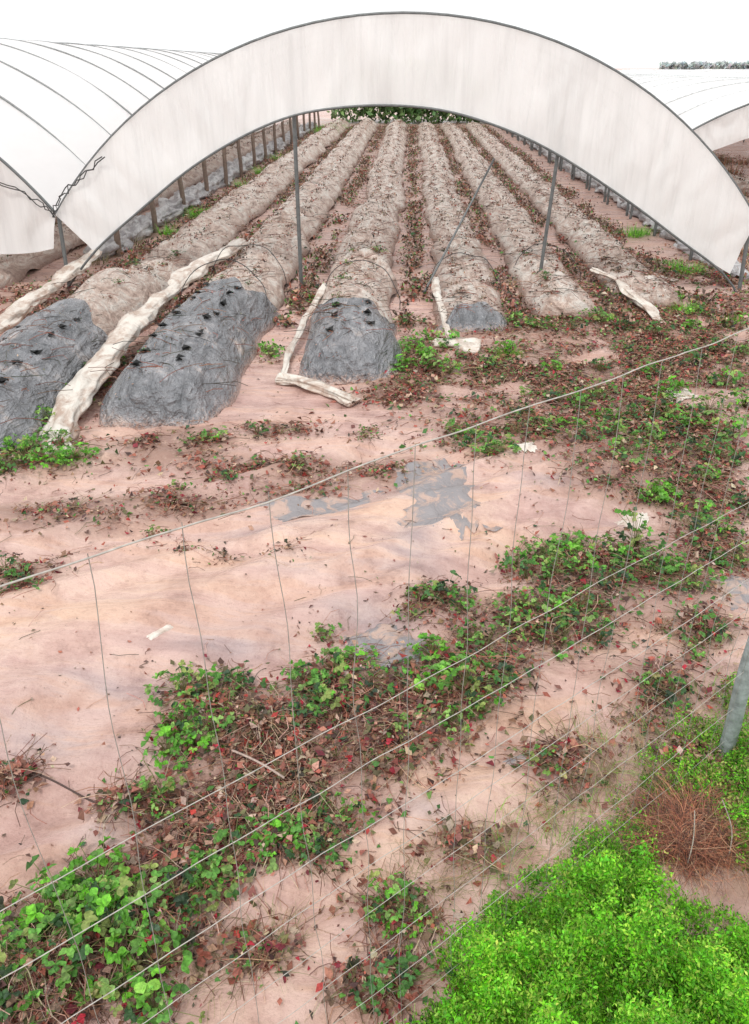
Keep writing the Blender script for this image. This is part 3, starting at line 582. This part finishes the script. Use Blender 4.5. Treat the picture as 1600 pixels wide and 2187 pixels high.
weeds([(.98,1.98,.14,.04),(1.2,2.2,.18,.05),(1.42,2.15,.16,.09),(1.6,2.28,.2,.15),(1.66,2.1,.26,.24),(1.36,2.45,.12,.05),(1.70,2.6,.18,.2),(1.45,1.9,.18,.12),(.78,1.92,.1,.03),(1.5,1.6,.2,.2),(1.3,2.0,.14,.07),(1.62,1.85,.22,.22),(1.4,1.45,.18,.18)],38000,"loose green weeds around the fence post foot",8,1)
def tuft(px,py,n,r,h,pal,label,cat,name,lean=.5,w=.003,mat=None,z0=None,wild=0):
    mb=MB(); x0,y0=G(px,py); base=gh(x0,y0) if z0 is None else z0
    for i in range(n):
        az=random.uniform(0,6.28); q=random.random()**.6; bx=x0+math.cos(az)*r*q*.5; by=y0+math.sin(az)*r*q*.5
        L=h*random.uniform(.3,1.2); ln=lean*random.uniform(.2,1.5); az2=az+random.uniform(-1.2,1.2)*(1+2*wild); cv=random.uniform(-.5,.5)*(1+3*wild)
        zb=base-.01+wild*random.uniform(0,h*.55)*(1-q*q)
        V=[]
        for t_ in (0,.35,.7,1):
            aa=az2+cv*t_; dx,dy=math.cos(aa),math.sin(aa); sx,sy=-dy*w/2,dx*w/2
            X=bx+dx*L*ln*t_**1.5; Y=by+dy*L*ln*t_**1.5; Z=zb+L*(t_-.45*ln*t_**2.2)*(1-.5*wild); ww=1-.8*t_
            V+=[(X-sx*ww,Y-sy*ww,Z),(X+sx*ww,Y+sy*ww,Z)]
        c=np.array(random.choice(pal))*random.uniform(.6,1.35)
        mb.add(V,[(0,1,3,2),(2,3,5,4),(4,5,7,6)],np.clip(c,0,1))
    obj(name,mb.mesh(name,mat or M_leaf),label=label,category=cat,group=label,kind='stuff' if n>300 else None)
RB=[(.50,.18,.10),(.56,.24,.13),(.32,.11,.07),(.56,.34,.21),(.15,.07,.05),(.10,.05,.04)]
TAN=[(.50,.38,.22),(.40,.33,.17),(.30,.28,.12),(.55,.45,.30),(.2,.25,.07)]
for dx_,dy_,h_ in ((-10,0,.20),(-60,20,.15),(50,-10,.18),(0,-50,.17),(70,20,.15),(-50,-50,.12),(0,40,.16),(40,-70,.14)):
    tuft(1455+dx_,1815+dy_,650,.18,h_,RB,"rusty brown dried grass tangle by the fence",'dry grass','dry_tussock',1.0,.0028,M_dead,None,1)
random.seed(12)
for (px,py) in ((1000,1820),(1060,1790),(960,1850),(1120,1740),(1180,1700),(1250,1680),(1330,1640),(1400,1600),(1150,1790),(1250,1740),(1340,1700),(1460,1560),(1290,1770),(1090,1850),(1400,1690),(1500,1500),(1540,1430),(590,2010),(540,2060),(480,2070),(880,1900),(1230,1590),(1320,1560),(930,1900),(1030,1900),(1180,1840),(1110,1900),(1220,1800),(1350,1770),(1290,1640),(1210,1740),(1380,1650)):
    tuft(px,py,75,.18,.11,TAN if random.random()<.6 else TAN+PGR,"straw coloured thin grass tuft on sand",'grass tuft','grass_tuft',1.3,.002)
for (px,py,s) in ((430,470,1.3),(420,460,1.1),(450,465,1.1),(1350,505,1.1),(1370,500,1.0),(1440,580,1.0),(1470,590,1.0),(700,290,2.6),(690,285,2.2),(720,280,2.2),(1560,700,.8),(150,1000,.5),(1085,770,.6),(1460,670,.8),(520,400,1.2),(600,345,1.6),(360,500,1.0),(560,370,1.3)):
    tuft(px,py,200,.3*s,.2*s,PGR+[(.2,.3,.08),(.06,.15,.03)],"bright green grassy weed tuft",'weed tuft','weed_tuft',1.1,.008*s)
for (px,py) in ((60,520),(110,500),(150,520),(180,500),(30,560),(230,540),(200,560),(330,480),(280,520)):
    tuft(px,py,140,.5,.24,[(.28,.24,.12),(.2,.18,.08),(.38,.33,.2),(.12,.16,.05)],"dry olive weeds beside tunnel leg",'dry weeds','dry_weeds',1.1,.008,M_dead)
for (px,py) in ((1530,350),(1560,370),(1590,350),(1540,420),(1590,430),(1570,500),(1600,540),(1590,590)):
    tuft(px,py,160,.7,.35,RB+[(.12,.2,.05),(.08,.1,.05)],"reddish brown dry weeds under tunnel end",'dry weeds','dry_weeds',1.1,.012,M_dead)
mb=MB()
for pts in ([(1450,1900,.0),(1460,1880,.2),(1445,1870,.33)],[(1540,1880,0),(1545,1860,.2),(1500,1850,.34)],):
    tube(mb,smooth_path([gp(a_,b_,c_) for a_,b_,c_ in pts],14),.002,5,(.6,.52,.46))
obj('dry_stalks',mb.mesh('dry_stalks',M_dead),label="pale bent dry stalks in the brown tussock",category='dry stalk',kind='stuff')
mb=MB(); tube(mb,smooth_path([gp(0,1650,.05),gp(100,1690,.10),gp(220,1740,.04),gp(330,1770,.03)],20),.004,5,(.10,.06,.05)); tube(mb,smooth_path([gp(0,1720,.03),gp(50,1700,.07),gp(100,1690,.1)],10),.004,5,(.09,.06,.05))
obj('fallen_twig',mb.mesh('fallen_twig',M_dead),label="dark forked twig lying on sand",category='twig')
mb=MB(); tube(mb,smooth_path([gp(500,1640,.10),gp(560,1670,.11),gp(610,1700,.10)],8),.005,5,(.55,.42,.36))
obj('fallen_twig',mb.mesh('fallen_twig',M_dead),label="pale stick lying on dead leaves",category='twig')
# ------------------------------------------------ hedge beyond the far end, distant tree line
def hedge(name,x0,x1,y,h,n,size,label,pal,lo=.35):
    mb=MB(); x=rng.uniform(x0,x1,n); yy=y+rng.normal(0,.8,n)
    top=np.array([h*(.8+.35*nz(x[i]*.35,1,y)+.15*nz(x[i]*1.3,4,y)) for i in range(n)])
    z=top*rng.uniform(0,1,n)**.6; quads(np.stack([x,yy,z],1),rng.uniform(*size,n),pick(pal,n)*(lo+(1.1-lo)*(z/top))[:,None],.9,.7,mb)  # leaf colour brightens with height, painted top light and shaded foot
    obj(name,mb.mesh(name,M_leaf),label=label,category='hedge',kind='stuff')
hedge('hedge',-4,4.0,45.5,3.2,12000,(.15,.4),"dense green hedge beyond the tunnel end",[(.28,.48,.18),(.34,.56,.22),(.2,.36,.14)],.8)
hedge('distant_tree_line',150,520,560,5.0,9000,(2,4.0),"hazy tree line along the horizon",[(.72,.80,.80),(.65,.72,.72)],.9)  # distance haze is painted in through the pale leaf colours
print('PLANTS',NP)
